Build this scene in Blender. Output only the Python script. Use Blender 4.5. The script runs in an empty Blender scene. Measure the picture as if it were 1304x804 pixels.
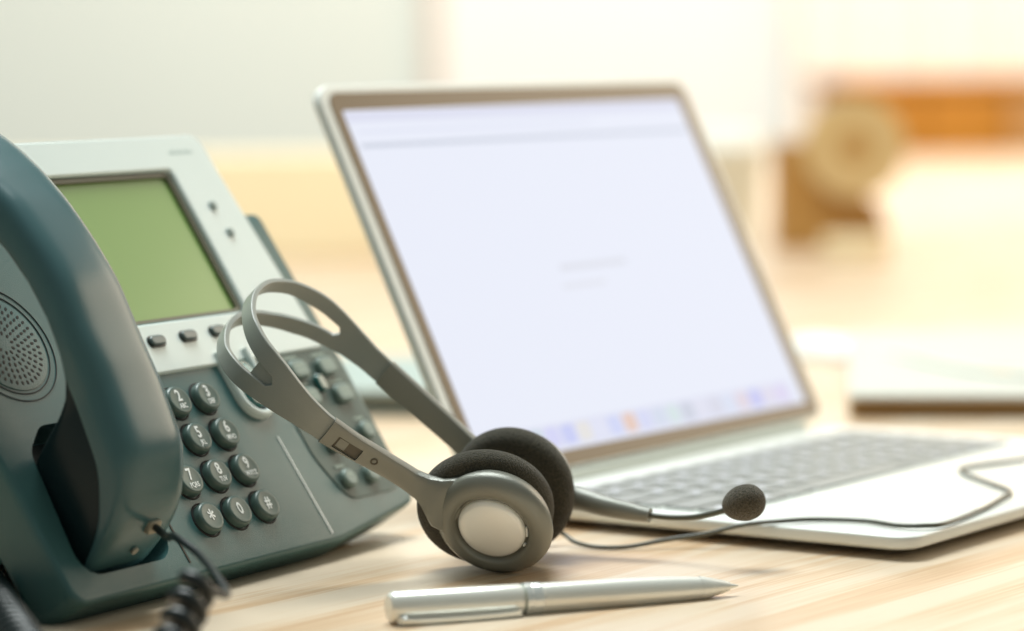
import bpy, bmesh, math, random
from mathutils import Vector, Matrix
random.seed(7)
S = bpy.context.scene
COL = S.collection
V = Vector

# ---------------------------------------------------------------- camera
PITCH, ROLL = 0.0859, -0.014
cam_d = bpy.data.cameras.new('camera')
cam = bpy.data.objects.new('camera', cam_d); COL.objects.link(cam)
cam_d.sensor_width = 36.0
cam_d.lens = 3820 / 1304 * 36.0
cam_d.clip_start = 0.02; cam_d.clip_end = 60
cam.matrix_world = (Matrix.Translation((0, 0, .207)) @ Matrix.Rotation(math.pi/2 - PITCH, 4, 'X')
                    @ Matrix.Rotation(ROLL, 4, 'Z'))
cam_d.dof.use_dof = True
cam_d.dof.focus_distance = 1.180
cam_d.dof.aperture_fstop = 4.4
S.camera = cam

# ---------------------------------------------------------------- world, lamps, exposure
world = bpy.data.worlds.new('World'); S.world = world
world.use_nodes = True
bg = world.node_tree.nodes['Background']
bg.inputs[0].default_value = (.78, .93, .93, 1); bg.inputs[1].default_value = .22

def lamp(name, loc, target, sx, sy, power, color):
    d = bpy.data.lights.new(name, 'AREA'); d.shape = 'RECTANGLE'; d.size = sx; d.size_y = sy
    d.energy = power; d.color = color
    o = bpy.data.objects.new(name, d); COL.objects.link(o)
    o.location = loc
    o.rotation_euler = (V(target) - V(loc)).to_track_quat('-Z', 'Y').to_euler()
    return o
lamp('ceiling_lamp', (-.25, 1.9, 1.75), (0, 1.25, 0), 1.2, .9, 47, (.93, 1, .98))
lamp('window_light', (2.1, 2.9, 1.1), (.1, 1.25, .02), 1.6, 1.3, 25, (1, .84, .64))
lamp('wall_fill', (.3, 4.1, 2.3), (.2, 7.4, .1), 3.5, 1.4, 185, (1, 1, .97))  # added unseen area light that brightens the back wall
lamp('far_desk_fill', (.4, 2.5, 1.7), (.2, 3.7, 0), 2.2, 1.2, 10, (1, .96, .90))  # added fill for the fronts of the far things, no real lamps there
lamp('warm_glow_fill', (2.3, 6.3, 1.5), (1.3, 7.3, .3), .9, 1.0, 26, (1, .62, .34))  # invented warm light out of view, gives the far right its peach glow

S.view_settings.view_transform = 'Standard'
S.view_settings.look = 'None'
S.view_settings.exposure = 0.13
S.view_settings.gamma = 1.0
S.view_settings.use_curve_mapping = False
S.render.engine = 'CYCLES'

# ---------------------------------------------------------------- materials
def mat(name, color, rough=.5, metal=0., spec=.5, coat=0., bump=0., bscale=400., var=0., vscale=30., emis=None, estr=1., coat_rough=.1, sheen=0.):
    m = bpy.data.materials.new(name); m.use_nodes = True
    nt = m.node_tree; b = nt.nodes['Principled BSDF']
    b.inputs['Base Color'].default_value = (*color, 1)
    b.inputs['Roughness'].default_value = rough
    b.inputs['Metallic'].default_value = metal
    b.inputs['Specular IOR Level'].default_value = spec
    b.inputs['Coat Weight'].default_value = coat
    b.inputs['Coat Roughness'].default_value = coat_rough
    b.inputs['Sheen Weight'].default_value = sheen
    tc = nt.nodes.new('ShaderNodeTexCoord')
    if bump:
        n = nt.nodes.new('ShaderNodeTexNoise'); n.inputs['Scale'].default_value = bscale; n.inputs['Detail'].default_value = 4
        nt.links.new(tc.outputs['Object'], n.inputs['Vector'])
        bp = nt.nodes.new('ShaderNodeBump'); bp.inputs['Strength'].default_value = bump; bp.inputs['Distance'].default_value = .0005
        nt.links.new(n.outputs['Fac'], bp.inputs['Height']); nt.links.new(bp.outputs['Normal'], b.inputs['Normal'])
    if var:
        n = nt.nodes.new('ShaderNodeTexNoise'); n.inputs['Scale'].default_value = vscale; n.inputs['Detail'].default_value = 5
        nt.links.new(tc.outputs['Object'], n.inputs['Vector'])
        mx = nt.nodes.new('ShaderNodeMix'); mx.data_type = 'RGBA'
        mx.inputs['A'].default_value = (*[max(0, c*(1-var)) for c in color], 1)
        mx.inputs['B'].default_value = (*[c*(1+var) for c in color], 1)
        nt.links.new(n.outputs['Fac'], mx.inputs['Factor']); nt.links.new(mx.outputs['Result'], b.inputs['Base Color'])
        mr = nt.nodes.new('ShaderNodeMapRange'); mr.inputs['To Min'].default_value = rough*.85; mr.inputs['To Max'].default_value = min(1, rough*1.15)
        nt.links.new(n.outputs['Fac'], mr.inputs['Value']); nt.links.new(mr.outputs['Result'], b.inputs['Roughness'])
    if emis:
        b.inputs['Emission Color'].default_value = (*emis, 1); b.inputs['Emission Strength'].default_value = estr
    return m

M = {}
M['phone'] = mat('phone_plastic', (.050, .130, .128), .35, bump=.35, bscale=1800, var=.05, vscale=60)
M['phone_side'] = M['phone']
M['panel'] = mat('key_panel_plastic', (.095, .135, .115), .5, bump=.3, bscale=1800)
M['handset'] = mat('handset_plastic', (.052, .122, .132), .25, var=.05, vscale=25, bump=.12, bscale=1500)
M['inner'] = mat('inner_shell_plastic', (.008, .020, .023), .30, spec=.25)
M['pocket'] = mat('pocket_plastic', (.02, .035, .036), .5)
M['silver'] = mat('silver_plastic', (.72, .80, .77), .34, metal=.05, bump=.15, bscale=2500)
M['lcd_frame'] = mat('lcd_frame_plastic', (.16, .15, .10), .4)
M['key'] = mat('key_plastic', (.085, .135, .118), .33)
M['key_side'] = mat('key_skirt_plastic', (.025, .035, .03), .3)
M['softkey'] = mat('soft_key_plastic', (.11, .15, .145), .3, coat=.3)
M['cluster'] = mat('cluster_key_plastic', (.20, .27, .24), .4)
M['teal'] = mat('teal_button', (.02, .12, .11), .15, coat=.6)
M['teal_highlight'] = mat('teal_button_highlight', (.08, .27, .29), .2, coat=.5)
M['hole'] = mat('grille_hole', (.012, .012, .01), .7)
M['print'] = mat('white_print', (.93, .95, .92), .5)
M['greyprint'] = mat('grey_print', (.40, .50, .47), .5)
M['paleprint'] = mat('label_print', (.32, .40, .34), .5)
M['cord'] = mat('cord_rubber', (.012, .018, .018), .3)
M['band'] = mat('band_plastic', (.33, .34, .305), .30, bump=.25, bscale=2500, var=.04, vscale=80)
M['arm'] = mat('arm_plastic', (.25, .25, .215), .28, metal=.15, bump=.3, bscale=3500)
M['arm_dark'] = mat('arm_window_plastic', (.10, .085, .06), .4)
M['cup'] = mat('cup_plastic', (.235, .235, .20), .26, metal=.2, bump=.3, bscale=3500)
M['cap'] = mat('brushed_cap', (.98, .97, .92), .26, metal=.12)
M['wire'] = mat('cable_rubber', (.085, .085, .06), .35)
M['alu'] = mat('aluminium', (.85, .86, .81), .36, metal=.05, bump=.08, bscale=5000)
M['alu_side'] = M['alu']
M['bezel'] = mat('hazed_bezel_glass', (.145, .088, .032), .32)  # bezel itself is black; the brown is lens flare haze put into the colour
M['hinge'] = mat('hinge_plastic', (.48, .50, .43), .5)
M['keycap'] = mat('keycap_plastic', (.33, .33, .31), .5)
M['keywell'] = mat('key_well', (.62, .65, .60), .5)
M['legend'] = mat('key_legend', (.74, .74, .80), .5)
M['chrome'] = mat('pen_chrome', (.94, .95, .91), .16, metal=.5)
M['satin'] = mat('pen_satin', (.95, .93, .85), .26, metal=.35, bump=.05, bscale=2000)
M['dark_gap'] = mat('dark_gap', (.04, .03, .02), .6)
M['rubber'] = mat('rubber_foot', (.03, .03, .03), .8)

def foam_mat(name, c):
    m = bpy.data.materials.new(name); m.use_nodes = True; nt = m.node_tree; b = nt.nodes['Principled BSDF']
    tc = nt.nodes.new('ShaderNodeTexCoord')
    v = nt.nodes.new('ShaderNodeTexVoronoi'); v.inputs['Scale'].default_value = 2600
    n = nt.nodes.new('ShaderNodeTexNoise'); n.inputs['Scale'].default_value = 1500; n.inputs['Detail'].default_value = 6
    nt.links.new(tc.outputs['Object'], v.inputs['Vector']); nt.links.new(tc.outputs['Object'], n.inputs['Vector'])
    cr = nt.nodes.new('ShaderNodeValToRGB')
    cr.color_ramp.elements[0].position = .32; cr.color_ramp.elements[0].color = (*[x*.45 for x in c], 1)
    cr.color_ramp.elements[1].position = .68; cr.color_ramp.elements[1].color = (*[x*1.5 for x in c], 1)
    nt.links.new(n.outputs['Fac'], cr.inputs['Fac']); nt.links.new(cr.outputs['Color'], b.inputs['Base Color'])
    ad = nt.nodes.new('ShaderNodeMath'); ad.operation = 'ADD'
    nt.links.new(v.outputs['Distance'], ad.inputs[0]); nt.links.new(n.outputs['Fac'], ad.inputs[1])
    bp = nt.nodes.new('ShaderNodeBump'); bp.inputs['Strength'].default_value = .9; bp.inputs['Distance'].default_value = .0006
    nt.links.new(ad.outputs[0], bp.inputs['Height']); nt.links.new(bp.outputs['Normal'], b.inputs['Normal'])
    b.inputs['Roughness'].default_value = .95; b.inputs['Specular IOR Level'].default_value = .15
    b.inputs['Sheen Weight'].default_value = .25
    return m
M['foam'] = foam_mat('foam', (.070, .060, .038))  # brown has the same warm flare haze mixed into the foam colour
M['micfoam'] = foam_mat('microphone_foam', (.105, .088, .060))

def wood_mat(name, c1, c2, c3, rot, sc=1.0, rough=.33):
    m = bpy.data.materials.new(name); m.use_nodes = True; nt = m.node_tree; b = nt.nodes['Principled BSDF']
    L = nt.links.new
    tc = nt.nodes.new('ShaderNodeTexCoord'); mr_ = nt.nodes.new('ShaderNodeMapping'); mr_.inputs['Rotation'].default_value = (0, 0, rot)
    L(tc.outputs['Object'], mr_.inputs['Vector']); mp = nt.nodes.new('ShaderNodeMapping')
    mp.inputs['Scale'].default_value = (2.0*sc, 22*sc, 1)
    L(mr_.outputs['Vector'], mp.inputs['Vector'])
    n1 = nt.nodes.new('ShaderNodeTexNoise'); n1.inputs['Scale'].default_value = 1.6; n1.inputs['Detail'].default_value = 6; n1.inputs['Distortion'].default_value = .9
    L(mp.outputs['Vector'], n1.inputs['Vector'])
    mp2 = nt.nodes.new('ShaderNodeMapping'); mp2.inputs['Scale'].default_value = (9*sc, 560*sc, 1)
    L(mr_.outputs['Vector'], mp2.inputs['Vector'])
    n2 = nt.nodes.new('ShaderNodeTexNoise'); n2.inputs['Scale'].default_value = 1; n2.inputs['Detail'].default_value = 4
    L(mp2.outputs['Vector'], n2.inputs['Vector'])
    w = nt.nodes.new('ShaderNodeTexWave'); w.wave_type = 'BANDS'; w.bands_direction = 'Y'; w.inputs['Scale'].default_value = .28; w.inputs['Distortion'].default_value = 12.0; w.inputs['Detail'].default_value = 3; w.inputs['Detail Scale'].default_value = .6
    L(mp.outputs['Vector'], w.inputs['Vector'])
    a = nt.nodes.new('ShaderNodeMath'); a.operation = 'MULTIPLY_ADD'; a.inputs[1].default_value = .13
    L(w.outputs['Fac'], a.inputs[0]); L(n1.outputs['Fac'], a.inputs[2])
    a2 = nt.nodes.new('ShaderNodeMath'); a2.operation = 'MULTIPLY_ADD'; a2.inputs[1].default_value = .75
    L(n2.outputs['Fac'], a2.inputs[0]); L(a.outputs[0], a2.inputs[2])
    cr = nt.nodes.new('ShaderNodeValToRGB'); e = cr.color_ramp.elements
    e[0].position = .62; e[0].color = (*c1, 1); e[1].position = 1.0; e[1].color = (*c3, 1)
    x = cr.color_ramp.elements.new(.84); x.color = (*c2, 1)
    L(a2.outputs[0], cr.inputs['Fac']); L(cr.outputs['Color'], b.inputs['Base Color'])
    bp = nt.nodes.new('ShaderNodeBump'); bp.inputs['Strength'].default_value = .15; bp.inputs['Distance'].default_value = .0004
    L(n2.outputs['Fac'], bp.inputs['Height']); L(bp.outputs['Normal'], b.inputs['Normal'])
    b.inputs['Roughness'].default_value = rough
    return m
M['wood'] = wood_mat('pale_wood', (.55, .335, .175), (.66, .46, .285), (.735, .595, .445), math.radians(-52))
M['orangewood'] = mat('orange_wood', (.46, .17, .010), .45, var=.15, vscale=3)
M['peachwood'] = mat('peach_wood', (.47, .22, .065), .5, var=.12, vscale=3)

# ---------------------------------------------------------------- helpers
def link(name, me, m, parent=None, smooth=True, bevel=0, seg=3, ang=35, world_mat=None):
    o = bpy.data.objects.new(name, me); COL.objects.link(o)
    if m is not None and not me.materials: me.materials.append(m)
    if smooth:
        for p in me.polygons: p.use_smooth = True
    if bevel:
        b = o.modifiers.new('bevel', 'BEVEL'); b.width = bevel; b.segments = seg; b.limit_method = 'ANGLE'
        b.angle_limit = math.radians(ang); b.harden_normals = True
    elif smooth:
        me.set_sharp_from_angle(angle=math.radians(ang))
    if parent: o.parent = parent
    if world_mat is not None: o.matrix_basis = world_mat
    return o
def bm_obj(name, bm, m, parent=None, **k):
    bmesh.ops.recalc_face_normals(bm, faces=bm.faces[:])
    me = bpy.data.meshes.new(name); bm.to_mesh(me); bm.free()
    return link(name, me, m, parent, **k)
def empty(name, label, cat, matrix=None, group=None):
    o = bpy.data.objects.new(name, None); COL.objects.link(o); o.empty_display_size = .02
    if matrix is not None: o.matrix_world = matrix
    o['label'] = label; o['category'] = cat
    if group: o['group'] = group
    return o
def tag(o, label, cat, group=None):
    o['label'] = label; o['category'] = cat
    if group: o['group'] = group
    return o
def frame(o, x, y, z):
    return Matrix(((x[0], y[0], z[0], o[0]), (x[1], y[1], z[1], o[1]), (x[2], y[2], z[2], o[2]), (0, 0, 0, 1)))
def frame_z(o, z, xh=V((1, 0, 0))):
    z = V(z).normalized(); x = (V(xh) - z*V(xh).dot(z)).normalized(); return frame(V(o), x, z.cross(x), z)
def rpoly(pts, rad, n=6):
    """round the corners of a polygon; rad may be a list"""
    out = []; N = len(pts)
    for i, p in enumerate(pts):
        r = rad[i] if isinstance(rad, (list, tuple)) else rad
        p = V(p); a = V(pts[i-1]) - p; b = V(pts[(i+1) % N]) - p
        if r <= 0: out += [p.copy() for _ in range(n+1)]; continue
        h = a.angle(b)/2; t = r/math.tan(h); a.normalize(); b.normalize()
        c = p + (a+b).normalized()*(r/math.sin(h))
        s = (p + a*t) - c; e = (p + b*t) - c
        tot = math.atan2(s.x*e.y - s.y*e.x, s.dot(e))
        for k in range(n+1):
            q = tot*k/n; out.append(c + V((s.x*math.cos(q)-s.y*math.sin(q), s.x*math.sin(q)+s.y*math.cos(q))))
    return out
def rrect(x0, y0, x1, y1, r, n=6): return rpoly([(x0, y0), (x1, y0), (x1, y1), (x0, y1)], r, n)
def slab_bm(pts, z0, z1, bm=None, taper=None):
    bm = bm or bmesh.new()
    lo = [bm.verts.new((p[0], p[1], z0)) for p in pts]
    hi = [bm.verts.new(((p[0], p[1], z1) if taper is None else (*taper(p), z1))) for p in pts]
    bm.faces.new(hi); bm.faces.new(lo[::-1]); n = len(pts)
    for i in range(n): bm.faces.new((lo[i], lo[(i+1) % n], hi[(i+1) % n], hi[i]))
    bmesh.ops.remove_doubles(bm, verts=bm.verts[:], dist=1e-7)
    return bm
def slab(name, pts, z0, z1, m, parent=None, bevel=0, **k):
    return bm_obj(name, slab_bm(pts, z0, z1), m, parent, bevel=bevel, **k)
def ring_bm(outer, inner, z0, z1, inner_lo=None):
    bm = bmesh.new(); n = len(outer); assert n == len(inner)
    inner_lo = inner_lo or inner
    a = [bm.verts.new((p[0], p[1], z0)) for p in outer]; b = [bm.verts.new((p[0], p[1], z1)) for p in outer]
    c = [bm.verts.new((p[0], p[1], z1)) for p in inner]; d = [bm.verts.new((p[0], p[1], z0)) for p in inner_lo]
    for i in range(n):
        j = (i+1) % n
        for A, B in ((a, b), (b, c), (c, d), (d, a)): bm.faces.new((A[i], A[j], B[j], B[i]))
    bmesh.ops.remove_doubles(bm, verts=bm.verts[:], dist=1e-7)
    return bm
def box_bm(x0, y0, z0, x1, y1, z1, bm=None):
    return slab_bm([(x0, y0), (x1, y0), (x1, y1), (x0, y1)], z0, z1, bm)
def loft_bm(rings, cap=True):
    bm = bmesh.new(); R = [[bm.verts.new(p) for p in r] for r in rings]; n = len(rings[0])
    for a, b in zip(R, R[1:]):
        for i in range(n): bm.faces.new((a[i], a[(i+1) % n], b[(i+1) % n], b[i]))
    if cap: bm.faces.new(R[0][::-1]); bm.faces.new(R[-1])
    bmesh.ops.remove_doubles(bm, verts=bm.verts[:], dist=1e-8)
    return bm
def lathe_bm(prof, n=64, sx=1, sy=1):
    bm = bmesh.new(); R = []
    for r, z in prof:
        if r < 1e-9: R.append([bm.verts.new((0, 0, z))])
        else: R.append([bm.verts.new((sx*r*math.cos(2*math.pi*i/n), sy*r*math.sin(2*math.pi*i/n), z)) for i in range(n)])
    for a, b in zip(R, R[1:]):
        for i in range(n):
            j = (i+1) % n
            if len(a) == 1: bm.faces.new((a[0], b[j], b[i]))
            elif len(b) == 1: bm.faces.new((a[i], a[j], b[0]))
            else: bm.faces.new((a[i], a[j], b[j], b[i]))
    return bm
def catmull(P, per=8):
    P = [V(p) for p in P]; out = []
    Q = [P[0]*2-P[1]] + P + [P[-1]*2-P[-2]]
    for i in range(1, len(Q)-2):
        p0, p1, p2, p3 = Q[i-1:i+3]
        for k in range(per):
            t = k/per
            out.append(.5*((2*p1) + (p2-p0)*t + (2*p0-5*p1+4*p2-p3)*t*t + (3*p1-p0-3*p2+p3)*t**3))
    out.append(P[-1].copy()); return out
def tube_bm(P, rad, n=12, flat=1.0, upv=V((0, 0, 1))):
    """tube along the points P; rad number or list; parallel-transported frame"""
    P = [V(p) for p in P]; rings = []; up = None
    for i, p in enumerate(P):
        t = (P[min(i+1, len(P)-1)] - P[max(i-1, 0)]).normalized()
        if up is None:
            up = V(upv) - t*V(upv).dot(t); up.normalize()
        else:
            up = up - t*up.dot(t); up.normalize()
        s = t.cross(up); r = rad[i] if isinstance(rad, (list, tuple)) else rad
        rings.append([p + (s*math.cos(2*math.pi*k/n) + up*flat*math.sin(2*math.pi*k/n))*r for k in range(n)])
    return loft_bm(rings)
_fonts = {}
def text_mesh(s, size, m, offset=0.0, depth=.00004):
    k = (s, size, m.name, offset)
    if k in _fonts: return _fonts[k]
    c = bpy.data.curves.new('writing', 'FONT'); c.body = s; c.size = size; c.align_x = 'CENTER'; c.align_y = 'CENTER'
    c.offset = offset; c.extrude = depth; c.resolution_u = 3
    o = bpy.data.objects.new('tmp', c); COL.objects.link(o)
    dg = bpy.context.evaluated_depsgraph_get(); dg.update()
    me = bpy.data.meshes.new_from_object(o.evaluated_get(dg))
    bpy.data.objects.remove(o); bpy.data.curves.remove(c)
    me.materials.clear(); me.materials.append(m); me.name = 'writing'; _fonts[k] = me
    return me
def boolean_cut(o, cutters):
    for c in cutters:
        b = o.modifiers.new('cut', 'BOOLEAN'); b.object = c; b.operation = 'DIFFERENCE'; b.solver = 'EXACT'
    dg = bpy.context.evaluated_depsgraph_get(); dg.update()
    me = bpy.data.meshes.new_from_object(o.evaluated_get(dg))
    for b in list(o.modifiers): o.modifiers.remove(b)
    old = o.data; o.data = me
    for c in cutters: bpy.data.objects.remove(c)
    for p in me.polygons: p.use_smooth = True
    me.set_sharp_from_angle(angle=math.radians(32))

# ================================================================ SETTING
desk = empty('desk', 'pale wooden desk carrying the phone, headset, pen and laptop', 'desk', Matrix.Translation((0, 2.4, 0)))
top = bm_obj('desk_top', box_bm(-2.2, -1.75, -.03, 2.6, 3.6, 0), M['wood'], desk, bevel=.002)
for x in (-2.0, 2.4):
    for y in (-1.6, 3.4):
        bm_obj('leg', box_bm(x-.03, y-.03, -.74, x+.03, y+.03, -.031), M['alu'], desk)
fl = bm_obj('floor', box_bm(-6, -3, -.80, 6, 9, -.741), mat('carpet', (.35, .32, .27), .9, var=.2, vscale=8), None); fl['kind'] = 'structure'

wall_l = mat('grey_wall_paint', (.66, .69, .62), .8, var=.03, vscale=1.5)
wall_r = mat('white_wall_paint', (.80, .80, .745), .8, var=.02, vscale=1.5)
jamb = mat('pink_beige_trim', (.64, .52, .43), .7)
o = bm_obj('back_wall', box_bm(-5, 7.4, -.739, -.20, 7.6, 2.9), wall_l); o['kind'] = 'structure'
o = bm_obj('back_wall', box_bm(-.165, 7.42, -.739, 6, 7.62, 2.9), wall_r); o['kind'] = 'structure'
o = bm_obj('wall_trim', box_bm(-.199, 7.37, -.739, -.166, 7.5, 2.9), jamb); o['kind'] = 'structure'

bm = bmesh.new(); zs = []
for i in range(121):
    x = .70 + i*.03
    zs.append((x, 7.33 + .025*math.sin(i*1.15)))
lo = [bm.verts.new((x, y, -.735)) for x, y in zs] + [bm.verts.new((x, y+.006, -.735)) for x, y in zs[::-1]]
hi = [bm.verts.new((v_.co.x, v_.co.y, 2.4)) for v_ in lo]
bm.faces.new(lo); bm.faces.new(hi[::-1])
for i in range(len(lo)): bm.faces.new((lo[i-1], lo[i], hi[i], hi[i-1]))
o = bm_obj('glow_drape', bm, mat('peach_glow_drape', (.88, .80, .69), .8), None, ang=80)  # added folded sheet, its peach colour imitates the window glow on the wall
tag(o, 'added pale peach drape standing in for warm window glow above the orange cabinet, far right', 'glow_drape')
# things far behind
cab = empty('cabinet', 'low orange wooden cabinet behind the far end of the desk', 'cabinet', Matrix.Translation((1.46, 6.3, -.74)))
bm_obj('carcass', box_bm(-.78, 0, 0, 1.5, .45, .87), M['orangewood'], cab, bevel=.005)
bm_obj('top_board', box_bm(-.80, -.03, .872, 1.52, .47, .892), M['orangewood'], cab, bevel=.004)
for i, (a, b, m) in enumerate(((-.76, -.60, 'orangewood'), (-.59, -.42, 'orangewood'), (-.41, -.15, 'peachwood'), (-.14, .22, 'peachwood'), (.23, .6, 'orangewood'), (.61, 1.0, 'orangewood'))):
    d = bm_obj('door', box_bm(a, -.02, .02, b, -.002, .86), M[m], cab, bevel=.003)
    bm_obj('handle', box_bm(b-.03, -.035, .5, b-.02, -.021, .62), M['alu'], d)
o = bm_obj('cardboard_box', slab_bm(rrect(-.62, 3.15, -.015, 3.27, .015, 4), 0, .108), mat('yellow_card', (1.0, .86, .58), .7, var=.06, vscale=4), None, bevel=.004)
tag(o, 'long low pale yellow box far behind, between phone and laptop', 'box')

# cream paper cup
cup = empty('paper_cup', 'tall white paper cup with lid standing behind the laptop screen', 'cup', Matrix.Translation((.196, 2.75, 0)))
papm = mat('white_paper', (.88, .86, .74), .6); lidm = mat('white_lid', (.92, .91, .84), .4)
bm_obj('cup_body', lathe_bm([(0, 0), (.026, 0), (.0275, .003), (.037, .118), (.0385, .12), (.037, .122), (.035, .12), (0, .119)], 48), papm, cup)
bm_obj('lid', lathe_bm([(.039, .117), (.0405, .119), (.0405, .126), (.038, .128), (.036, .138), (.033, .140), (.031, .136), (0, .136)], 48), lidm, cup)

# tape dispenser
tp = empty('tape_dispenser', 'brown tape dispenser with a big beige roll, left of the orange cabinet', 'tape dispenser', Matrix.Translation((.345, 3.2, 0)))
brown = mat('brown_plastic', (.44, .23, .055), .5); beige = mat('beige_tape', (.60, .42, .19), .5, var=.05, vscale=12)
prof = [(-.064, 0), (.050, 0), (.055, .02), (.045, .045), (.028, .06), (.0, .06), (-.02, .08), (-.030, .112), (-.064, .116)]
bm = bmesh.new()
lo = [bm.verts.new((x, -.035, z)) for x, z in prof]; hi = [bm.verts.new((x, .035, z)) for x, z in prof]
bm.faces.new(lo); bm.faces.new(hi[::-1])
for i in range(len(prof)): bm.faces.new((lo[i], lo[i-1], hi[i-1], hi[i]))
bm_obj('base', bm, brown, tp, bevel=.004)
rl = bm_obj('tape_roll', lathe_bm([(.016, -.012), (.050, -.012), (.053, -.010), (.053, .012), (.016, .012), (.016, -.012)], 64), beige, tp)
rl.matrix_basis = Matrix.Translation((.016, -.05, .108)) @ Matrix.Rotation(math.pi/2, 4, 'X')
hb_ = bm_obj('hub', lathe_bm([(0, -.014), (.012, -.014), (.0155, -.010), (.0155, .012), (0, .012)], 32), brown, tp)
hb_.matrix_basis = rl.matrix_basis.copy()
o = bm_obj('tape_spare', lathe_bm([(.014, 0), (.032, 0), (.034, .002), (.034, .022), (.032, .024), (.014, .024), (.014, 0)], 48), mat('cream_tape', (.80, .66, .42), .5), None)
o.name = 'spare_roll'; o.location = (.345, 3.0, 0); tag(o, 'pale cream roll lying flat in front of the brown tape dispenser', 'tape roll')

# right notebook, mouse and white cable
nb = empty('notebook', 'closed pale grey notebook on the desk at right, behind the laptop', 'notebook', Matrix.Translation((.190, 1.69, 0)) @ Matrix.Rotation(math.radians(-6.5), 4, 'Z'))
gm = mat('grey_cover', (.56, .57, .52), .5, var=.04, vscale=9); pg = mat('page_edges', (.30, .17, .06), .8, bump=.3, bscale=900)
bm_obj('pages', box_bm(.003, .003, .0015, .297, .397, .0105), pg, nb)
bm_obj('cover', slab_bm(rrect(0, 0, .30, .40, .006, 4), .0107, .0135), gm, nb, bevel=.0006)
bm_obj('cover', slab_bm(rrect(0, 0, .30, .40, .006, 4), 0, .0013), pg, nb, bevel=.0004)
st = bm_obj('sticker', lathe_bm([(0, .0136), (.014, .0136), (.0142, .0139), (0, .0140)], 32), mat('peach_sticker', (.88, .60, .38), .6), nb)
st.location = (.085, .13, 0)
ms = bm_obj('mouse_shell', lathe_bm([(0, 0), (1, 0), (1.03, .25), (.93, .55), (.68, .82), (.35, .96), (0, 1)], 40), mat('white_gloss', (.92, .92, .88), .25), None, ang=60)
ms.name = 'computer_mouse'
ms.matrix_basis = Matrix.Translation((.216, 2.05, .0002)) @ Matrix.Rotation(math.radians(25), 4, 'Z') @ Matrix.Diagonal((.026, .045, .014, 1))
tag(ms, 'white rounded computer mouse on the desk to the left of the grey notebook', 'mouse')
o = bm_obj('white_cable', tube_bm(catmull([(.230, 2.012, .006), (.238, 1.96, .0125), (.252, 1.87, .0155), (.275, 1.80, .0155), (.31, 1.76, .0155), (.37, 1.75, .0155)], 8), .0019, 8), mat('white_cable_rubber', (.88, .86, .76), .5), None)
tag(o, 'thin white cable trailing across the grey notebook from the mouse', 'cable')
# grey book between phone and laptop
bk = empty('grey_book', 'closed blue grey book lying behind the phone, below the yellow box', 'book', Matrix.Translation((-.112, 1.74, 0)) @ Matrix.Rotation(math.radians(-14), 4, 'Z'))
bm_obj('pages', box_bm(-.097, .003, .002, .077, .197, .0125), mat('book_pages', (.16, .18, .16), .8), bk)
bm_obj('cover', slab_bm(rrect(-.10, 0, .08, .20, .004, 4), .0127, .0152), mat('blue_grey_cover', (.36, .43, .40), .5), bk, bevel=.0006)
bm_obj('cover', slab_bm(rrect(-.10, 0, .08, .20, .004, 4), 0, .0018), mat('blue_grey_cover_low', (.36, .43, .40), .5), bk, bevel=.0005)

# ================================================================ LAPTOP
PSI = .944
LM = Matrix.Translation((.161, 1.206, 0)) @ Matrix.Rotation(PSI, 4, 'Z')
lap = empty('laptop', 'open silver laptop with a bright white screen, right of the headset', 'laptop', LM)
W, D, T = .304, .217, .010
WB = .310
out = rrect(0, 0, WB, D-.004, .0105, 10)
def inset(pts, d, cx, cy):
    return [(cx + (p[0]-cx)*(1-d/abs(cx)), cy + (p[1]-cy)*(1-d/abs(cy))) for p in pts]
cx, cy = WB/2, (D-.004)/2
rings = []
for d, z in ((.022, .0016), (.012, .0022), (.005, .0034), (.0015, .0046), (.0003, .0054), (0, .0062), (0, .0093), (.0002, .0097), (.0006, .0100)):
    rings.append([(x, y, z) for x, y in inset(out, d, cx, cy)])
bm_obj('base', loft_bm(rings), M['alu'], lap, ang=50)
for x, y in ((.03, .03), (W-.03, .03), (.03, D-.03), (W-.03, D-.03)):
    f = bm_obj('foot', lathe_bm([(0, 0), (.0075, 0), (.008, .0008), (.008, .0019), (0, .0019)], 20), M['rubber'], lap); f.location = (x, y, 0)
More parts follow.
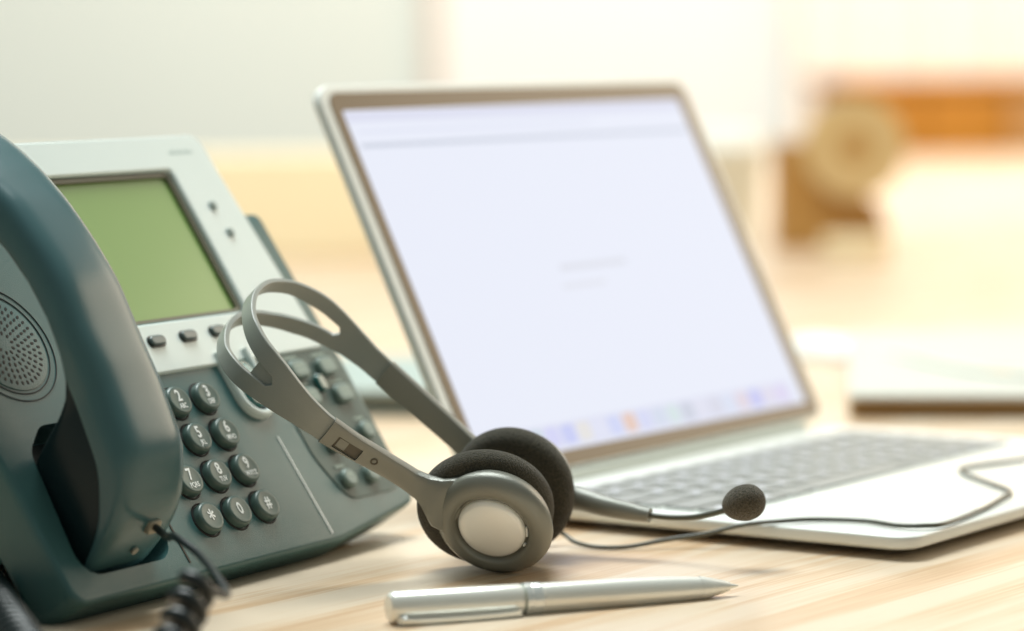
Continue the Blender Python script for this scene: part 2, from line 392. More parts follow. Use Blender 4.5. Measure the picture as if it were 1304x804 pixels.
# key well and keys
KX0, KX1, KY0, KY1 = .0155, .2885, .098, .193
well = slab('keyboard', rrect(KX0-.001, KY0-.001, KX1+.001, KY1+.001, .003, 4), .0101, .0103, M['keywell'], lap)
rows = [(.0155, [1.0]*14), (.0185, [1.0]*13+[1.5]), (.0185, [1.5]+[1.0]*12+[1.0]), (.0185, [1.75]+[1.0]*11+[1.75]),
        (.0185, [2.25]+[1.0]*10+[2.25]), (.0185, [1, 1, 1, 1.25, 5, 1.25, 1, 1, 1, 1])]
rowtop = KY1
meshes = {}
heights = [.0105] + [(KY1-KY0-.0105)/5]*5
for ri, (_, ws) in enumerate(rows):
    h = heights[ri]; y1 = rowtop; y0 = y1-h; rowtop = y0
    tot = sum(ws); x = KX0
    for ki, wd in enumerate(ws):
        kw = (KX1-KX0)*wd/tot; key = (round(kw, 5), round(h, 5))
        if key not in meshes:
            b = slab_bm(rrect(-kw/2+.0013, -h/2+.0013, kw/2-.0013, h/2-.0013, .0012, 2), 0, .0010, taper=lambda p: (p[0]*.985, p[1]*.985))
            bmesh.ops.recalc_face_normals(b, faces=b.faces[:])
            me = bpy.data.meshes.new('key'); b.to_mesh(me); b.free(); me.materials.append(M['keycap']); meshes[key] = me
        k = bpy.data.objects.new('key', meshes[key]); COL.objects.link(k); k.parent = lap; k.location = (x+kw/2, (y0+y1)/2, .01032)
        if wd == 1.0:
            if 'leg' not in meshes:
                b = box_bm(-.0022, -.0022, 0, .0022, .0024, .00005)
                me = bpy.data.meshes.new('legend'); b.to_mesh(me); b.free(); me.materials.append(M['legend']); meshes['leg'] = me
            g = bpy.data.objects.new('legend', meshes['leg']); COL.objects.link(g); g.parent = k; g.location = (0, 0, .00101)
            if ri == 0: g.scale = (.7, .6, 1)
        x += kw
slab('trackpad', rrect(.085, .008, .219, .090, .003, 4), .01005, .01018, mat('trackpad_glass', (.80, .84, .79), .28, metal=.2), lap)
# lid
LID = Matrix.Translation((0, D-.001, .0105)) @ Matrix.Rotation(1.113, 4, 'X')     # local y runs up the lid, z faces the user
lid = bpy.data.objects.new('lid', slab_bm(rrect(0, .0055, W, .2055, .0095, 8), -.0042, 0) and bpy.data.meshes.new('lid'))
bpy.data.objects.remove(lid)
lid = slab('lid', rrect(-.0035, .0045, W+.0060, .2062, .0105, 8), -.0052, 0, M['alu'], lap, bevel=.0014)
lid.matrix_basis = LID
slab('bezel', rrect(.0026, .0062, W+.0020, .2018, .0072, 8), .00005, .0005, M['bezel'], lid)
hg = bm_obj('hinge', tube_bm([(.02, 0, 0), (W-.02, 0, 0)], .0042, 20), M['hinge'], lap, ang=50); hg.location = (0, D+.0008, .0098)
def screen_mat():
    m = mat('lit_screen', (.02, .02, .02), .5, spec=.08, emis=(.72, .75, .85), estr=1.0); return m
SX0, SX1, SY0, SY1 = W/2-.1431, W/2+.1431, .014, .1925
scr = slab('screen', rrect(SX0, SY0, SX1, SY1, .0015, 3), .00056, .00062, screen_mat(), lid)
def emi(name, c): return mat(name, (.02, .02, .02), .5, spec=.08, emis=c, estr=.91)
def strip(name, x0, y0, x1, y1, c, parent=scr, z=.00066):
    return slab(name, [(x0, y0), (x1, y0), (x1, y1), (x0, y1)], z, z+.00003, emi(name+'_light', c), parent, smooth=False)
strip('menu_bar', SX0+.0005, SY1-.0062, SX1-.0005, SY1-.0008, (.70, .72, .86))
strip('tool_bar', SX0+.004, SY1-.0195, SX1-.004, SY1-.0172, (.58, .62, .72))
strip('tool_bar', SX0+.006, SY1-.0120, SX1-.09, SY1-.0105, (.72, .75, .88))
strip('text_line', .127, .1025, .185, .1055, (.70, .72, .80))
strip('text_line', .123, .093, .160, .0955, (.73, .75, .83))
pal = [(.62, .66, .93), (.80, .62, .62), (.70, .78, .90), (.55, .62, .95), (.78, .70, .80), (.62, .82, .70), (.85, .80, .62), (.45, .50, .92),
       (.78, .78, .86), (.60, .70, .80), (.74, .62, .88), (.50, .68, .66), (.42, .42, .90), (.66, .66, .72), (.85, .45, .15), (.72, .78, .92), (.50, .55, .60), (.48, .48, .92), (.60, .60, .94), (.78, .80, .93)]
dock = strip('dock', SX0+.010, SY0+.0010, SX1-.010, SY0+.0135, (.72, .74, .88))
iw = (SX1-SX0-.026)/len(pal)
random.shuffle(pal)
for i, c in enumerate(pal):
    x = SX0+.013+i*iw
    slab('icon', rrect(x+.0010, SY0+.0025, x+iw-.0010, SY0+.0120, .002, 2), .00071, .00074, emi('icon_light', [.5*a+.5*b for a, b in zip(c, (.68, .70, .86))]), dock, smooth=False)

# ================================================================ PHONE
PS, TA = 1.0285, .978
PU = V((math.cos(PS), math.sin(PS), 0)); PV = V((-math.sin(PS)*math.cos(TA), math.cos(PS)*math.cos(TA), math.sin(TA))); PN = PU.cross(PV)
PM = frame(V((-.1288, 1.2017, .0547)), PU, PV, PN)
ph = empty('desk_phone', 'dark grey green office desk phone with silver display surround and green screen', 'telephone', PM)
mm = lambda pts: [(a/1000, b/1000) for a, b in pts]
body_o = rpoly(mm([(-114, -56), (60, -56), (124, -47), (127, 20), (126.5, 102), (111, 102.5), (108, 136), (-114, 136)]), [.006, .05, .007, .02, .004, .0005, .004, .008], 5)
# body: loft so the front skirt rounds over
rings = []
bc = V((.005, .04))
for d, z in ((.006, -.0235), (.001, -.0225), (0, -.019), (0, -.004), (.0002, -.0016), (.0007, -.0006), (.0013, -.00015), (.0020, 0)):
    rings.append([((p.x-bc.x)*(1-d/.115)+bc.x, (p.y-bc.y)*(1-d/.095)+bc.y, z) for p in body_o])
body = bm_obj('body', loft_bm(rings), M['phone'], ph, ang=40)
cut1 = slab('cutter', rpoly(mm([(-103, -46), (-47, -46), (-47, 14), (-60, 18), (-84, 18), (-96, 8)]), .010, 5), -.017, .01, M['pocket'])
cut2 = slab('cutter', rpoly(mm([(-101, 118), (-49, 118), (-49, 172), (-101, 172)]), .010, 5), -.017, .01, M['pocket'])
cut3 = slab('cutter', mm([(-29, 55), (78.8, 55), (80, 126.5), (-29, 126.5)]), -.006, .01, M['pocket'])
for c in (cut1, cut2, cut3): c.matrix_world = PM
bpy.context.view_layer.update()
boolean_cut(body, [cut1, cut2, cut3])
# rear stand
bm = bmesh.new()
st_p = [(-.10, .02), (-.02, .125), (-.02, .04)]
prof = [(-.03, -.024), (.125, -.024), (.10, -.085), (.085, -.088)]
# local (v, w) points chosen so that the foot line lies on the desk
def desk_w(v): return -(.0547 + v*PV.z)/PN.z
prof = [(-.030, -.0225), (.118, -.0225), (.062, desk_w(.062)+.001), (.045, desk_w(.045)+.001)]
lo = [bm.verts.new((-.085, v, w)) for v, w in prof]; hi = [bm.verts.new((.095, v, w)) for v, w in prof]
bm.faces.new(lo); bm.faces.new(hi[::-1])
for i in range(4): bm.faces.new((lo[i], lo[i-1], hi[i-1], hi[i]))
bm_obj('stand', bm, M['phone'], ph, bevel=.003)
# cradle floor lining
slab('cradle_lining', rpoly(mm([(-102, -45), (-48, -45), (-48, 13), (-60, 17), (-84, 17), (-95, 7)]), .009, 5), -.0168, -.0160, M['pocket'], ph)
# groove beside the cradle
slab('seam', mm([(-41.9, -50), (-40.9, -50), (-41.6, 28), (-42.6, 28)]), .00005, .00025, M['dark_gap'], ph)
# speaker grille
grl = bpy.data.objects.new('speaker_grille', None)
bpy.data.objects.remove(grl)
gx, gy = -.0795, .0545
grl = bm_obj('speaker_grille', lathe_bm([(0, .0004), (.0205, .0004), (.0212, .0002), (.0214, -.0005)], 64), M['phone'], ph); grl.location = (gx, gy, .0001)
for r0 in (.0226, .0258):
    o = bm_obj('grille_groove', lathe_bm([(r0-.00022, 0), (r0-.00018, .00022), (r0+.00018, .00022), (r0+.00022, 0)], 72), M['hole'], grl); o.location = (0, 0, .00003)
hb = lathe_bm([(.00078, 0), (.00074, .00012), (0, .00012)], 8)
hm = bpy.data.meshes.new('hole'); hb.to_mesh(hm); hb.free(); hm.materials.append(M['hole'])
for ring_i, r in enumerate((.0045, .0072, .0099, .0126, .0153, .0180)):
    n = int(round(2*math.pi*r/.0029))
    for k in range(n):
        a = 2*math.pi*(k + .35*ring_i)/n
        o = bpy.data.objects.new('hole', hm); COL.objects.link(o); o.parent = grl
        o.location = (r*math.cos(a), r*math.sin(a), .00042); o.rotation_euler = (0, 0, a); o.scale = (1.25, .85, 1)

# display housing (silver)
so = rpoly(mm([(-40, 30.5), (118, 31.5), (116, 66), (111, 144), (-40, 144)]), [.004, .004, .03, .006, .004], 6)
si = rpoly(mm([(-30, 54.2), (77.5, 54.2), (78.5, 90), (79, 126.6), (-30, 126.6)]), [.003, .003, .2, .003, .003], 6)
si_lo = [(p.x*1.0-.0003, p.y) for p in si]
bm = ring_bm(so, si, -.012, .0015)
dh = bm_obj('display_housing', bm, M['silver'], ph, bevel=.0016, seg=3, ang=50)
frm_in = rpoly(mm([(-27.5, 56.7), (75.0, 56.7), (75.8, 90), (76.4, 124.2), (-27.5, 124.2)]), [.002, .002, .2, .002, .002], 6)
bm_obj('screen_frame', ring_bm([(p.x*.999, p.y*1.0) for p in rpoly(mm([(-29.8, 54.4), (77.3, 54.4), (78.3, 90), (78.8, 126.4), (-29.8, 126.4)]), [.003, .003, .2, .003, .003], 6)], frm_in, -.004, -.0005), M['lcd_frame'], ph)
lcd = mat('green_lcd', (.225, .365, .10), .30, var=.05, vscale=9, coat=.15)
slab('screen', mm([(-28.5, 55.5), (78.5, 55.5), (79, 126), (-28.5, 126)]), -.0038, -.0020, lcd, ph)
slab('silver_back', mm([(-39, 101), (110, 101), (109, 142.5), (-39, 142.5)]), -.0125, -.0045, M['silver'], ph)
for u, v in ((-13.2, 45), (7.6, 45.4), (29.1, 45.8), (49.8, 46.2)):
    bs = slab('soft_key_surround', rrect(u/1000-.0056, v/1000-.0028, u/1000+.0056, v/1000+.0028, .0027, 5), .0015, .0019, M['key_side'], ph)
    slab('soft_key', rrect(u/1000-.0048, v/1000-.0020, u/1000+.0048, v/1000+.0022, .0020, 5), .0017, .0034, M['softkey'], ph, bevel=.0008)
M['smallkey'] = mat('pale_key_plastic', (.24, .30, .28), .4)
for u, v in ((93.8, 106.6), (95.5, 92.5)):
    slab('line_key', rpoly(mm([(u-1.9, v-2.0), (u+2.1, v-2.0), (u+1.4, v+2.0), (u-2.1, v+2.0)]), .0012, 4), .0015, .0028, M['smallkey'], ph, bevel=.0006)
# faint maker mark at the top right of the surround: a row of tiny grey strokes
for i in range(11):
    u = 84 + i*1.55
    slab('faint_mark', mm([(u, 134.0), (u+.9, 133.9), (u+.9, 135.2+.5*(i % 3)), (u, 135.3+.5*(i % 3))]), .0015, .00156, M['greyprint'], ph)

# pill shaped silver ring hanging from the surround, with its rocker
path = [(41.0, 36), (41.0, 26), (41.0, 15.5)] + [(50.6 - 9.6*math.cos(a), 14.5 - 9.3*math.sin(a)) for a in [math.pi*k/14 for k in range(1, 14)]] + [(60.2, 15.5), (60.2, 26), (60.2, 36)]
rings = []
P = [V((x/1000, y/1000)) for x, y in path]
for i, p in enumerate(P):
    t = (P[min(i+1, len(P)-1)]-P[max(i-1, 0)]).normalized(); n = V((-t.y, t.x)); h = .0017
    rings.append([(p.x+n.x*a, p.y+n.y*a, z) for a, z in ((-h, -.001), (-h, .0022), (-h*.7, .0032), (0, .0036), (h*.7, .0032), (h, .0022), (h, -.001))])
bm_obj('rocker_surround', loft_bm(rings), M['silver'], ph, ang=60)
slab('rocker_well', rpoly(mm([(42.3, 32), (42.3, 6.5), (58.9, 6.5), (58.9, 32)]), .0078, 7), .0001, .0004, M['pocket'], ph)
slab('rocker_key', rpoly(mm([(44.0, 31), (44.0, 8), (57.2, 8), (57.2, 31)]), .0062, 7), .0004, .0038, M['teal'], ph, bevel=.0014)
slab('rocker_highlight', rpoly(mm([(47.0, 28), (47.0, 11.5), (54.4, 11.5), (54.4, 28)]), .0034, 7), .0036, .0050, M['teal_highlight'], ph, bevel=.0009)  # brighter teal piece paints the highlight on the dark teal rocker
slab('white_line', mm([(52.6, -5.3), (53.3, -5.3), (54.4, -52.5), (53.5, -52.5)]), .00005, .00035, M['print'], ph)

# number keys
A, B = 19.0, 17.2
names = [['1', '2', '3'], ['4', '5', '6'], ['7', '8', '9'], ['*', '0', '#']]
lets = [['', 'ABC', 'DEF'], ['GHI', 'JKL', 'MNO'], ['PQRS', 'TUV', 'WXYZ'], ['', '', '']]
skirt = lathe_bm([(.0078, 0), (.0076, .0004), (.0071, .0005), (.0070, .0002)], 48)
bmesh.ops.recalc_face_normals(skirt, faces=skirt.faces[:])
kme = bpy.data.meshes.new('number_key'); kb = lathe_bm([(.00695, -.001), (.0069, .0018), (.0067, .0029), (.0063, .0035), (.0056, .0037), (.0050, .00362), (.002, .0035), (0, .0035)], 56, 1, .97)
bmesh.ops.recalc_face_normals(kb, faces=kb.faces[:]); kb.to_mesh(kme); kb.free(); kme.materials.append(M['key'])
for p in kme.polygons: p.use_smooth = True
rme = bpy.data.meshes.new('key_rim'); skirt.to_mesh(rme); skirt.free(); rme.materials.append(M['hole'])
for r in range(4):
    for c in range(3):
        k = bpy.data.objects.new('number_key', kme); COL.objects.link(k); k.parent = ph
        k.location = ((c-1)*A/1000, (1-r)*B/1000, 0)
        s = bpy.data.objects.new('key_rim', rme); COL.objects.link(s); s.parent = k
        d = names[r][c]
        star = d in '*#'
        big = .0072 if d not in '*' else .0105
        t = bpy.data.objects.new('digit', text_mesh(d, big, M['print'], .00017)); COL.objects.link(t); t.parent = k
        t.location = (0, (.0017 if lets[r][c] or d == '1' else .0003) - (.0018 if d == '*' else 0), .00366)
        t.scale = (.82, 1, 1)
        if lets[r][c]:
            t = bpy.data.objects.new('letters', text_mesh(lets[r][c], .0027, M['print'], .00006)); COL.objects.link(t); t.parent = k
            t.location = (0, -.0029, .00368)
            t.scale = (.9, 1.15, 1)
        if d == '5':
            n = bm_obj('nub', tube_bm([(-.001, 0, 0), (.001, 0, 0)], .0003, 8), M['key'], k); n.location = (0, -.0050, .0037)
# right hand cluster of keys on its own panel
slab('key_panel', rpoly(mm([(69, 31), (69, -18), (77, -40), (114, -40), (122, -30), (123, 31)]), [.001, .03, .010, .010, .02, .001], 6), .00005, .0005, M['panel'], ph, bevel=.0002)
for u, v, w, h, kind in ((89, 22.5, 12, 8.5, 'key'), (109.5, 22, 12, 8.5, 'key'), (87, 9, 11.5, 8.5, 'key'), (111, 8, 12, 8.5, 'key'), (99, 14.5, 5.8, 8.5, 'teal'),
                         (82, -31, 8.5, 8.5, 'key'), (99.4, -31, 8.5, 8.5, 'key'), (85, -14, 8.5, 8.5, 'key'), (113, -11, 8.5, 8.5, 'key')):
    r = min(w, h)/2-.1 if kind == 'teal' or w == h else 3.2
    nm = 'navigation_key' if kind == 'teal' else ('round_key' if w == h else 'function_key')
    k = slab(nm, rrect((u-w/2)/1000, (v-h/2)/1000, (u+w/2)/1000, (v+h/2)/1000, r/1000, 5), .0005, .0036, M['teal'] if kind == 'teal' else M['cluster'], ph, bevel=.0012)
    if kind == 'key':
        for q in range(2 if w > 10 else 1):
            slab('key_mark', mm([(u-w*.28, v-.6-q*2.2+1.2), (u+w*.26, v-.6-q*2.2+1.2), (u+w*.26, v+.5-q*2.2+1.2), (u-w*.28, v+.5-q*2.2+1.2)]), .0036, .00366, M['paleprint'], k)
        slab('key_label', mm([(u-w*.4, v+h/2+1.6), (u+w*.4, v+h/2+1.6), (u+w*.4, v+h/2+2.9), (u-w*.4, v+h/2+2.9)]), .0008, .00086, M['paleprint'], ph)

# ================================================================ HANDSET
hs = empty('telephone_handset', 'dark grey curved telephone handset resting in the cradle of the desk phone', 'handset', PM)
top_w = [(-43.5, -3), (-42.5, 4), (-40, 13), (-36, 22), (-31, 29), (-24, 34.5), (-15, 40.5), (-4, 42.8), (8, 45.0), (20, 47.3), (35, 49.2), (52, 52.2), (70, 51.5), (88, 49.5), (105, 45), (120, 39.5), (131, 34), (143, 27), (153, 19), (160, 10), (163, 2)]
def interp(tab, x):
    if x <= tab[0][0]: return tab[0][1]
    for (a, b), (c, d) in zip(tab, tab[1:]):
        if x <= c: return b + (d-b)*(x-a)/(c-a)
    return tab[-1][1]
bot_w = [(-43.5, -8), (-41, -11.5), (-34, -12.5), (-8, -12.0), (0, -10), (4, -5), (8, 6), (11, 16), (15, 25), (21, 31), (31, 35), (45, 37), (60, 37), (75, 35.5), (88, 32), (98, 26), (104, 17), (108, 5), (112, -6), (118, -11), (128, -12.5), (154, -12.5), (160, -11), (163, -7)]
wid = [(-43.5, 15), (-42, 18), (-38, 20.0), (-30, 20.8), (-10, 21.2), (10, 21.0), (30, 20.5), (60, 19.8), (90, 20.5), (110, 22), (130, 22.8), (150, 22), (158, 20), (163, 15)]
def smooth(tab, x, r=4.0):
    r = min(r, max(.2, x+43.5), max(.2, 163-x))
    return sum(interp(tab, x+r*k/4)*w for k, w in zip(range(-4, 5), (1, 2, 3, 4, 5, 4, 3, 2, 1)))/25
vs = [-43.5, -43, -42, -40.5, -38.5, -36, -33, -30, -26, -22, -18, -13, -8, -4, 0, 2, 4, 6, 8, 9.5, 11, 13, 15, 18, 21, 25, 30, 36, 44, 52, 60, 68, 76, 84, 90, 94, 98, 101, 104, 106, 108, 110, 112, 115, 118, 122, 128, 134, 140, 146, 151, 155, 158, 160.5, 162, 163]
rings = []; rings_in = []
NS = 44
for v in vs:
    t, b_, hw = smooth(top_w, v), smooth(bot_w, v, 1.2), smooth(wid, v)
    rr = []
    for k in range(NS):
        a = 2*math.pi*k/NS; ca, sa = math.cos(a), math.sin(a)
        ex = .42 if sa > 0 else .30
        x = math.copysign(abs(ca)**.50, ca)*hw
        y = math.copysign(abs(sa)**(.55 if sa > 0 else .34), sa)
        mid = max(b_ + min(3.5, (t-b_)*.4), t - 13.5)
        w = mid + (t-mid)*y if y > 0 else mid + 1.5*y
        rr.append(((-79.5 + (1.8 if v < 10 else 1.8*max(0, 1-(v-10)/20)) + x)/1000, v/1000, w/1000))
    rings.append(rr)
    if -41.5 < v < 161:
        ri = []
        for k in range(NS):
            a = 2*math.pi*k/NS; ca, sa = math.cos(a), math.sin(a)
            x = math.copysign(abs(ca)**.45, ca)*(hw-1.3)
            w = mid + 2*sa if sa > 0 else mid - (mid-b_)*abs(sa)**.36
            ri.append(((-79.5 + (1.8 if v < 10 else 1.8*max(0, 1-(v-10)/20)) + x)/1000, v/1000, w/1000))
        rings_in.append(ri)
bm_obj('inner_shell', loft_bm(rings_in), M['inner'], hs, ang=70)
hsb = bm_obj('shell', loft_bm(rings), M['handset'], hs, ang=70)
sm = hsb.modifiers.new('round', 'SUBSURF'); sm.levels = 1; sm.render_levels = 1
# jack, clip and microphone port on the lower end
jk = slab('jack', rrect(-.0035, -.0026, .0035, .0026, .0008, 3), -.001, .0014, mat('jack_plastic', (.30, .27, .20), .4), hs, bevel=.0005)
jdir = V((0, -.80, .55)).normalized()
jk.matrix_basis = frame_z((-.0745, -.0382, .0175), jdir)
bm_o = bm_obj('microphone_port', lathe_bm([(.0016, 0), (.0016, .0009), (.0008, .0010), (0, .0006)], 16), mat('port_metal', (.35, .33, .27), .35), hs)
bm_o.matrix_basis = frame_z((-.0775, -.0420, .0068), V((0, -.95, .25)))

# ================================================================ HANDSET CORD
def coil(P0, P1, rad, turns, wire_n, phase=0, lead=None):
    ax = (P1-P0); L_ = ax.length; ax.normalize()
    s = ax.cross(V((0, 0, 1))).normalized(); u = s.cross(ax)
    return [P0 + ax*L_*i/wire_n + (s*math.cos(phase+2*math.pi*turns*i/wire_n) + u*math.sin(phase+2*math.pi*turns*i/wire_n))*rad for i in range(wire_n+1)]
jw = PM @ V((-.0745, -.0392, .0185))
C0 = V((-.1085, 1.005, .0300)); C1_ = V((-.1150, .985, .0125))
c_right = coil(C0, C1_, .0054, 3.4, 72, 1.0)
lead = catmull([jw, jw + V((.006, -.012, -.002)), V((-.1250, 1.090, .0335)), V((-.1140, 1.070, .0300)), V((-.1045, 1.040, .0265)), V((-.1000, 1.020, .0240)), c_right[0]], 8)
arc = coil(V((-.1150, .985, .0100)), V((-.135, .930, .0085)), .0060, 9, 9*16, 1.0)
back = coil(V((-.156, .965, .0090)), V((-.2020, 1.128, .0090)), .0064, 18, 18*18, 1.0)
bridge = catmull([arc[-1], V((-.145, .915, .009)), V((-.153, .940, .009)), back[0]], 8)
tail = catmull([back[-1], V((-.212, 1.16, .010)), V((-.235, 1.20, .010)), V((-.25, 1.30, .006))], 6)
bm_obj_c = bm_obj('handset_cord', tube_bm(lead, .0015, 10), M['cord'], None, ang=80)
cord = empty('coiled_cord', 'black coiled cord hanging from the handset onto the desk', 'cord', Matrix.Translation((0, 0, 0)))
bm_obj_c.name = 'plain_lead'; bm_obj_c.parent = cord
bm_obj('coil', tube_bm(c_right + arc[1:] + bridge[1:] + back[1:] + tail[1:], .0025, 12), M['cord'], cord, ang=80)

# ================================================================ HEADSET
HM = V((-.0063, 1.2225, .0252)); HA = V((-.769, 0, .6392)).normalized()
HC = V((.2125, .9431, .2556)); HC = (HC - HA*HC.dot(HA)).normalized(); HW = HA.cross(HC)
HF = frame(HM, HA, HC, HW)           # local x along the arms to the top of the band, y across to the far cup, z across the strap
hd = empty('headset', 'grey headset with foam ear pads lying on the desk, band leaning towards the phone', 'headset', HF)
strap = catmull([V((x/1000, y/1000, 0)) for x, y in [(70, -45.6), (85, -46.6), (101, -44.8), (115.5, -39.5), (125.8, -28.5), (131.0, -12), (129.6, 5), (121.8, 18.3), (108.5, 26.8), (92, 30), (76, 28.6), (67, 27.2)]], 9)
hwt = [(60, 5.5), (78, 5.9), (88, 7.2), (98, 9.2), (110, 11.4), (122, 12.6), (134, 12.9)]
NSt = len(strap)
i_near = min(range(NSt), key=lambda i: abs(strap[i].x-.1035) + (1 if strap[i].y > 0 else 0))
i_far = min(range(NSt), key=lambda i: abs(strap[i].x-.0935) + (1 if strap[i].y < 0 else 0))
cum = [0]
for i in range(1, NSt): cum.append(cum[-1] + (strap[i]-strap[i-1]).length)
def gap(i):
    s = cum[i]; a, b = cum[i_near], cum[i_far]
    if s <= a or s >= b: return 0
    d = min(s-a, b-s); G = .0020 + .0040*min(1, d/.030)
    r = .0022
    return G*math.sqrt(max(0, 1-(1-min(1, d/r))**2))
TH = .0024
bm = bmesh.new(); rows_ = []
for i, p in enumerate(strap):
    t = (strap[min(i+1, NSt-1)] - strap[max(i-1, 0)]).normalized(); nrm = V((-t.y, t.x, 0))
    hw = interp(hwt, p.x*1000)/1000; g = gap(i)
    if nrm.dot(p - V((.09, -.008, 0))) < 0: nrm = -nrm
    zs_ = .0018*max(0, min(1, (p.x-.104)/.022))
    cols = [-hw, -(hw+g)/2 if g else -hw*.5, -g, g, (hw+g)/2 if g else hw*.5, hw]
    crown = lambda z: .0006*(1-(z/hw)**2)
    row = []
    for z in cols:
        q = p + V((0, 0, z + zs_))
        row.append((bm.verts.new(q + nrm*(TH/2+crown(z))), bm.verts.new(q - nrm*(TH/2-crown(z)*.6))))
    rows_.append((row, g))
for i in range(NSt-1):
    (a, ga), (b, gb) = rows_[i], rows_[i+1]
    slot = ga > 0 or gb > 0
    for k in range(5):
        if k == 2:
            continue
        bm.faces.new((a[k][0], a[k+1][0], b[k+1][0], b[k][0])); bm.faces.new((a[k][1], b[k][1], b[k+1][1], a[k+1][1]))
    for k in (0, 5): bm.faces.new((a[k][0], b[k][0], b[k][1], a[k][1]))
    if slot:
        for k in (2, 3): bm.faces.new((a[k][0], b[k][0], b[k][1], a[k][1]))
for row in (rows_[0][0], rows_[-1][0]):
    for k in (0, 1, 3, 4): bm.faces.new((row[k][0], row[k+1][0], row[k+1][1], row[k][1]))
bmesh.ops.remove_doubles(bm, verts=bm.verts[:], dist=1e-6)
bmesh.ops.dissolve_degenerate(bm, edges=bm.edges[:], dist=1e-7)
bm_obj('headband', bm, M['band'], hd, bevel=.00055, seg=3, ang=50)
# sunken tongue in the slot end of the near arm
tongue = []
for i in range(NSt):
    s = cum[i]-cum[i_near]
    if 0 <= s+.0015 and s < .011: tongue.append(i)
rings = []
for i in tongue:
    p = strap[i]; t = (strap[i+1]-strap[i-1]).normalized(); nrm = V((-t.y, t.x, 0))
    if nrm.dot(p - V((.09, -.008, 0))) < 0: nrm = -nrm
    g = max(gap(i), .001)+.0003
    zs_ = .0018*max(0, min(1, (p.x-.104)/.022))
    rings.append([p+nrm*a+V((0, 0, z+zs_)) for a, z in ((.0002, -g), (.0002, g), (-.0008, g), (-.0008, -g))])
if len(rings) > 1: bm_obj('slot_floor', loft_bm(rings), M['band'], hd)

def arm(name, pts, w0, w1, w2, th, wf=None, zf=None):
    P = catmull([V((x/1000, y/1000, 0)) for x, y in pts], 8); n = len(P); rr = []
    for i, p in enumerate(P):
        t = (P[min(i+1, n-1)]-P[max(i-1, 0)]).normalized(); nr = V((-t.y, t.x, 0))
        if nr.dot(p - V((.09, -.008, 0))) < 0: nr = -nr
        f = i/(n-1)
        hw = (w0 + (w1-w0)*min(1, f/.75) + (w2-w1)*max(0, (f-.75)/.25)**1.6)/2000
        if wf: hw = interp(wf, p.x*1000)/2000
        zc = interp(zf, p.x*1000)/1000 if zf else 0
        p = p + V((0, 0, zc))
        th_ = th/1000*(1 + .25*f)
        rr.append([p + nr*(th_/2*sa) + V((0, 0, hw*ca)) for ca, sa in ((-1, -.5), (-.92, -.9), (-.75, -1), (.75, -1), (.92, -.9), (1, -.5), (1, .35), (.93, .78), (.78, .98), (.5, 1.10), (0, 1.18), (-.5, 1.10), (-.78, .98), (-.93, .78), (-1, .35))])
    return bm_obj(name, loft_bm(rr), M['arm'], hd, ang=60), P
near_arm, NP = arm('slider_arm', [(75, -46.4), (63, -43.5), (50, -39), (38, -35.6), (31, -35.0), (26, -35.6), (22, -36.2), (18, -36.0), (13, -34.5)], 12.4, 9.4, 30, 4.6,
    [(13, 30), (18, 29), (22, 22), (26, 15.5), (30, 11.8), (36, 9.8), (45, 9.6), (62, 10.8), (75, 12.4)], [(13, -6), (18, -5), (22, -3.6), (26, -2.2), (31, -.8), (36, 0), (80, 0)])
far_arm, FP = arm('slider_arm', [(69, 27.6), (56, 26.2), (45, 25), (34, 23.8), (21, 21.8), (10, 20)], 12.4, 10.5, 14, 4.6)
def on_arm(P, x):
    i = min(range(len(P)), key=lambda i: abs(P[i].x-x)); t = (P[min(i+1, len(P)-1)]-P[max(i-1, 0)]).normalized(); nr = V((-t.y, t.x, 0))
    if nr.dot(P[i]-V((.09, -.008, 0))) < 0: nr = -nr
    return P[i], t, nr
for P_, x_, nm in ((NP, .0650, 'near'), (FP, .0585, 'far')):
    p, t, nr = on_arm(P_, x_)
    c = slab('cutter', rrect(-.0058, -.0029, .0058, .0029, .0003, 2), -.0012, .006, M['arm_dark'])
    off = .0022
    c.matrix_world = HF @ frame(p + nr*off + V((0, 0, .0012)), t, nr.cross(t), nr)
    bpy.context.view_layer.update()
    boolean_cut(near_arm if nm == 'near' else far_arm, [c])
    ii = slab('size_window', rrect(-.0056, -.0027, .0056, .0027, .0002, 2), 0, .0002, M['arm_dark'], hd)
    ii.matrix_basis = frame(p + nr*(off-.0011) + V((0, 0, .0012)), t, nr.cross(t), nr)
    i2 = slab('size_tab', rrect(-.0046, -.0021, -.0004, .0021, .0002, 2), 0, .0002, M['arm'], hd)
    i2.matrix_basis = frame(p + nr*(off-.0008) + V((0, 0, .0012)), t, nr.cross(t), nr)
p, t, nr = on_arm(NP, .0535)
sc_ = bm_obj('screw_hole', lathe_bm([(.0016, -.001), (.0016, .0003), (.0012, .0005), (.0009, .0003), (.0008, -.0004), (0, -.0004)], 20), M['arm_dark'], hd)
sc_.matrix_basis = frame(p + nr*.00275, t, nr.cross(t), nr)

HI = HF.inverted()
def to_h(Mw): return HI @ Mw
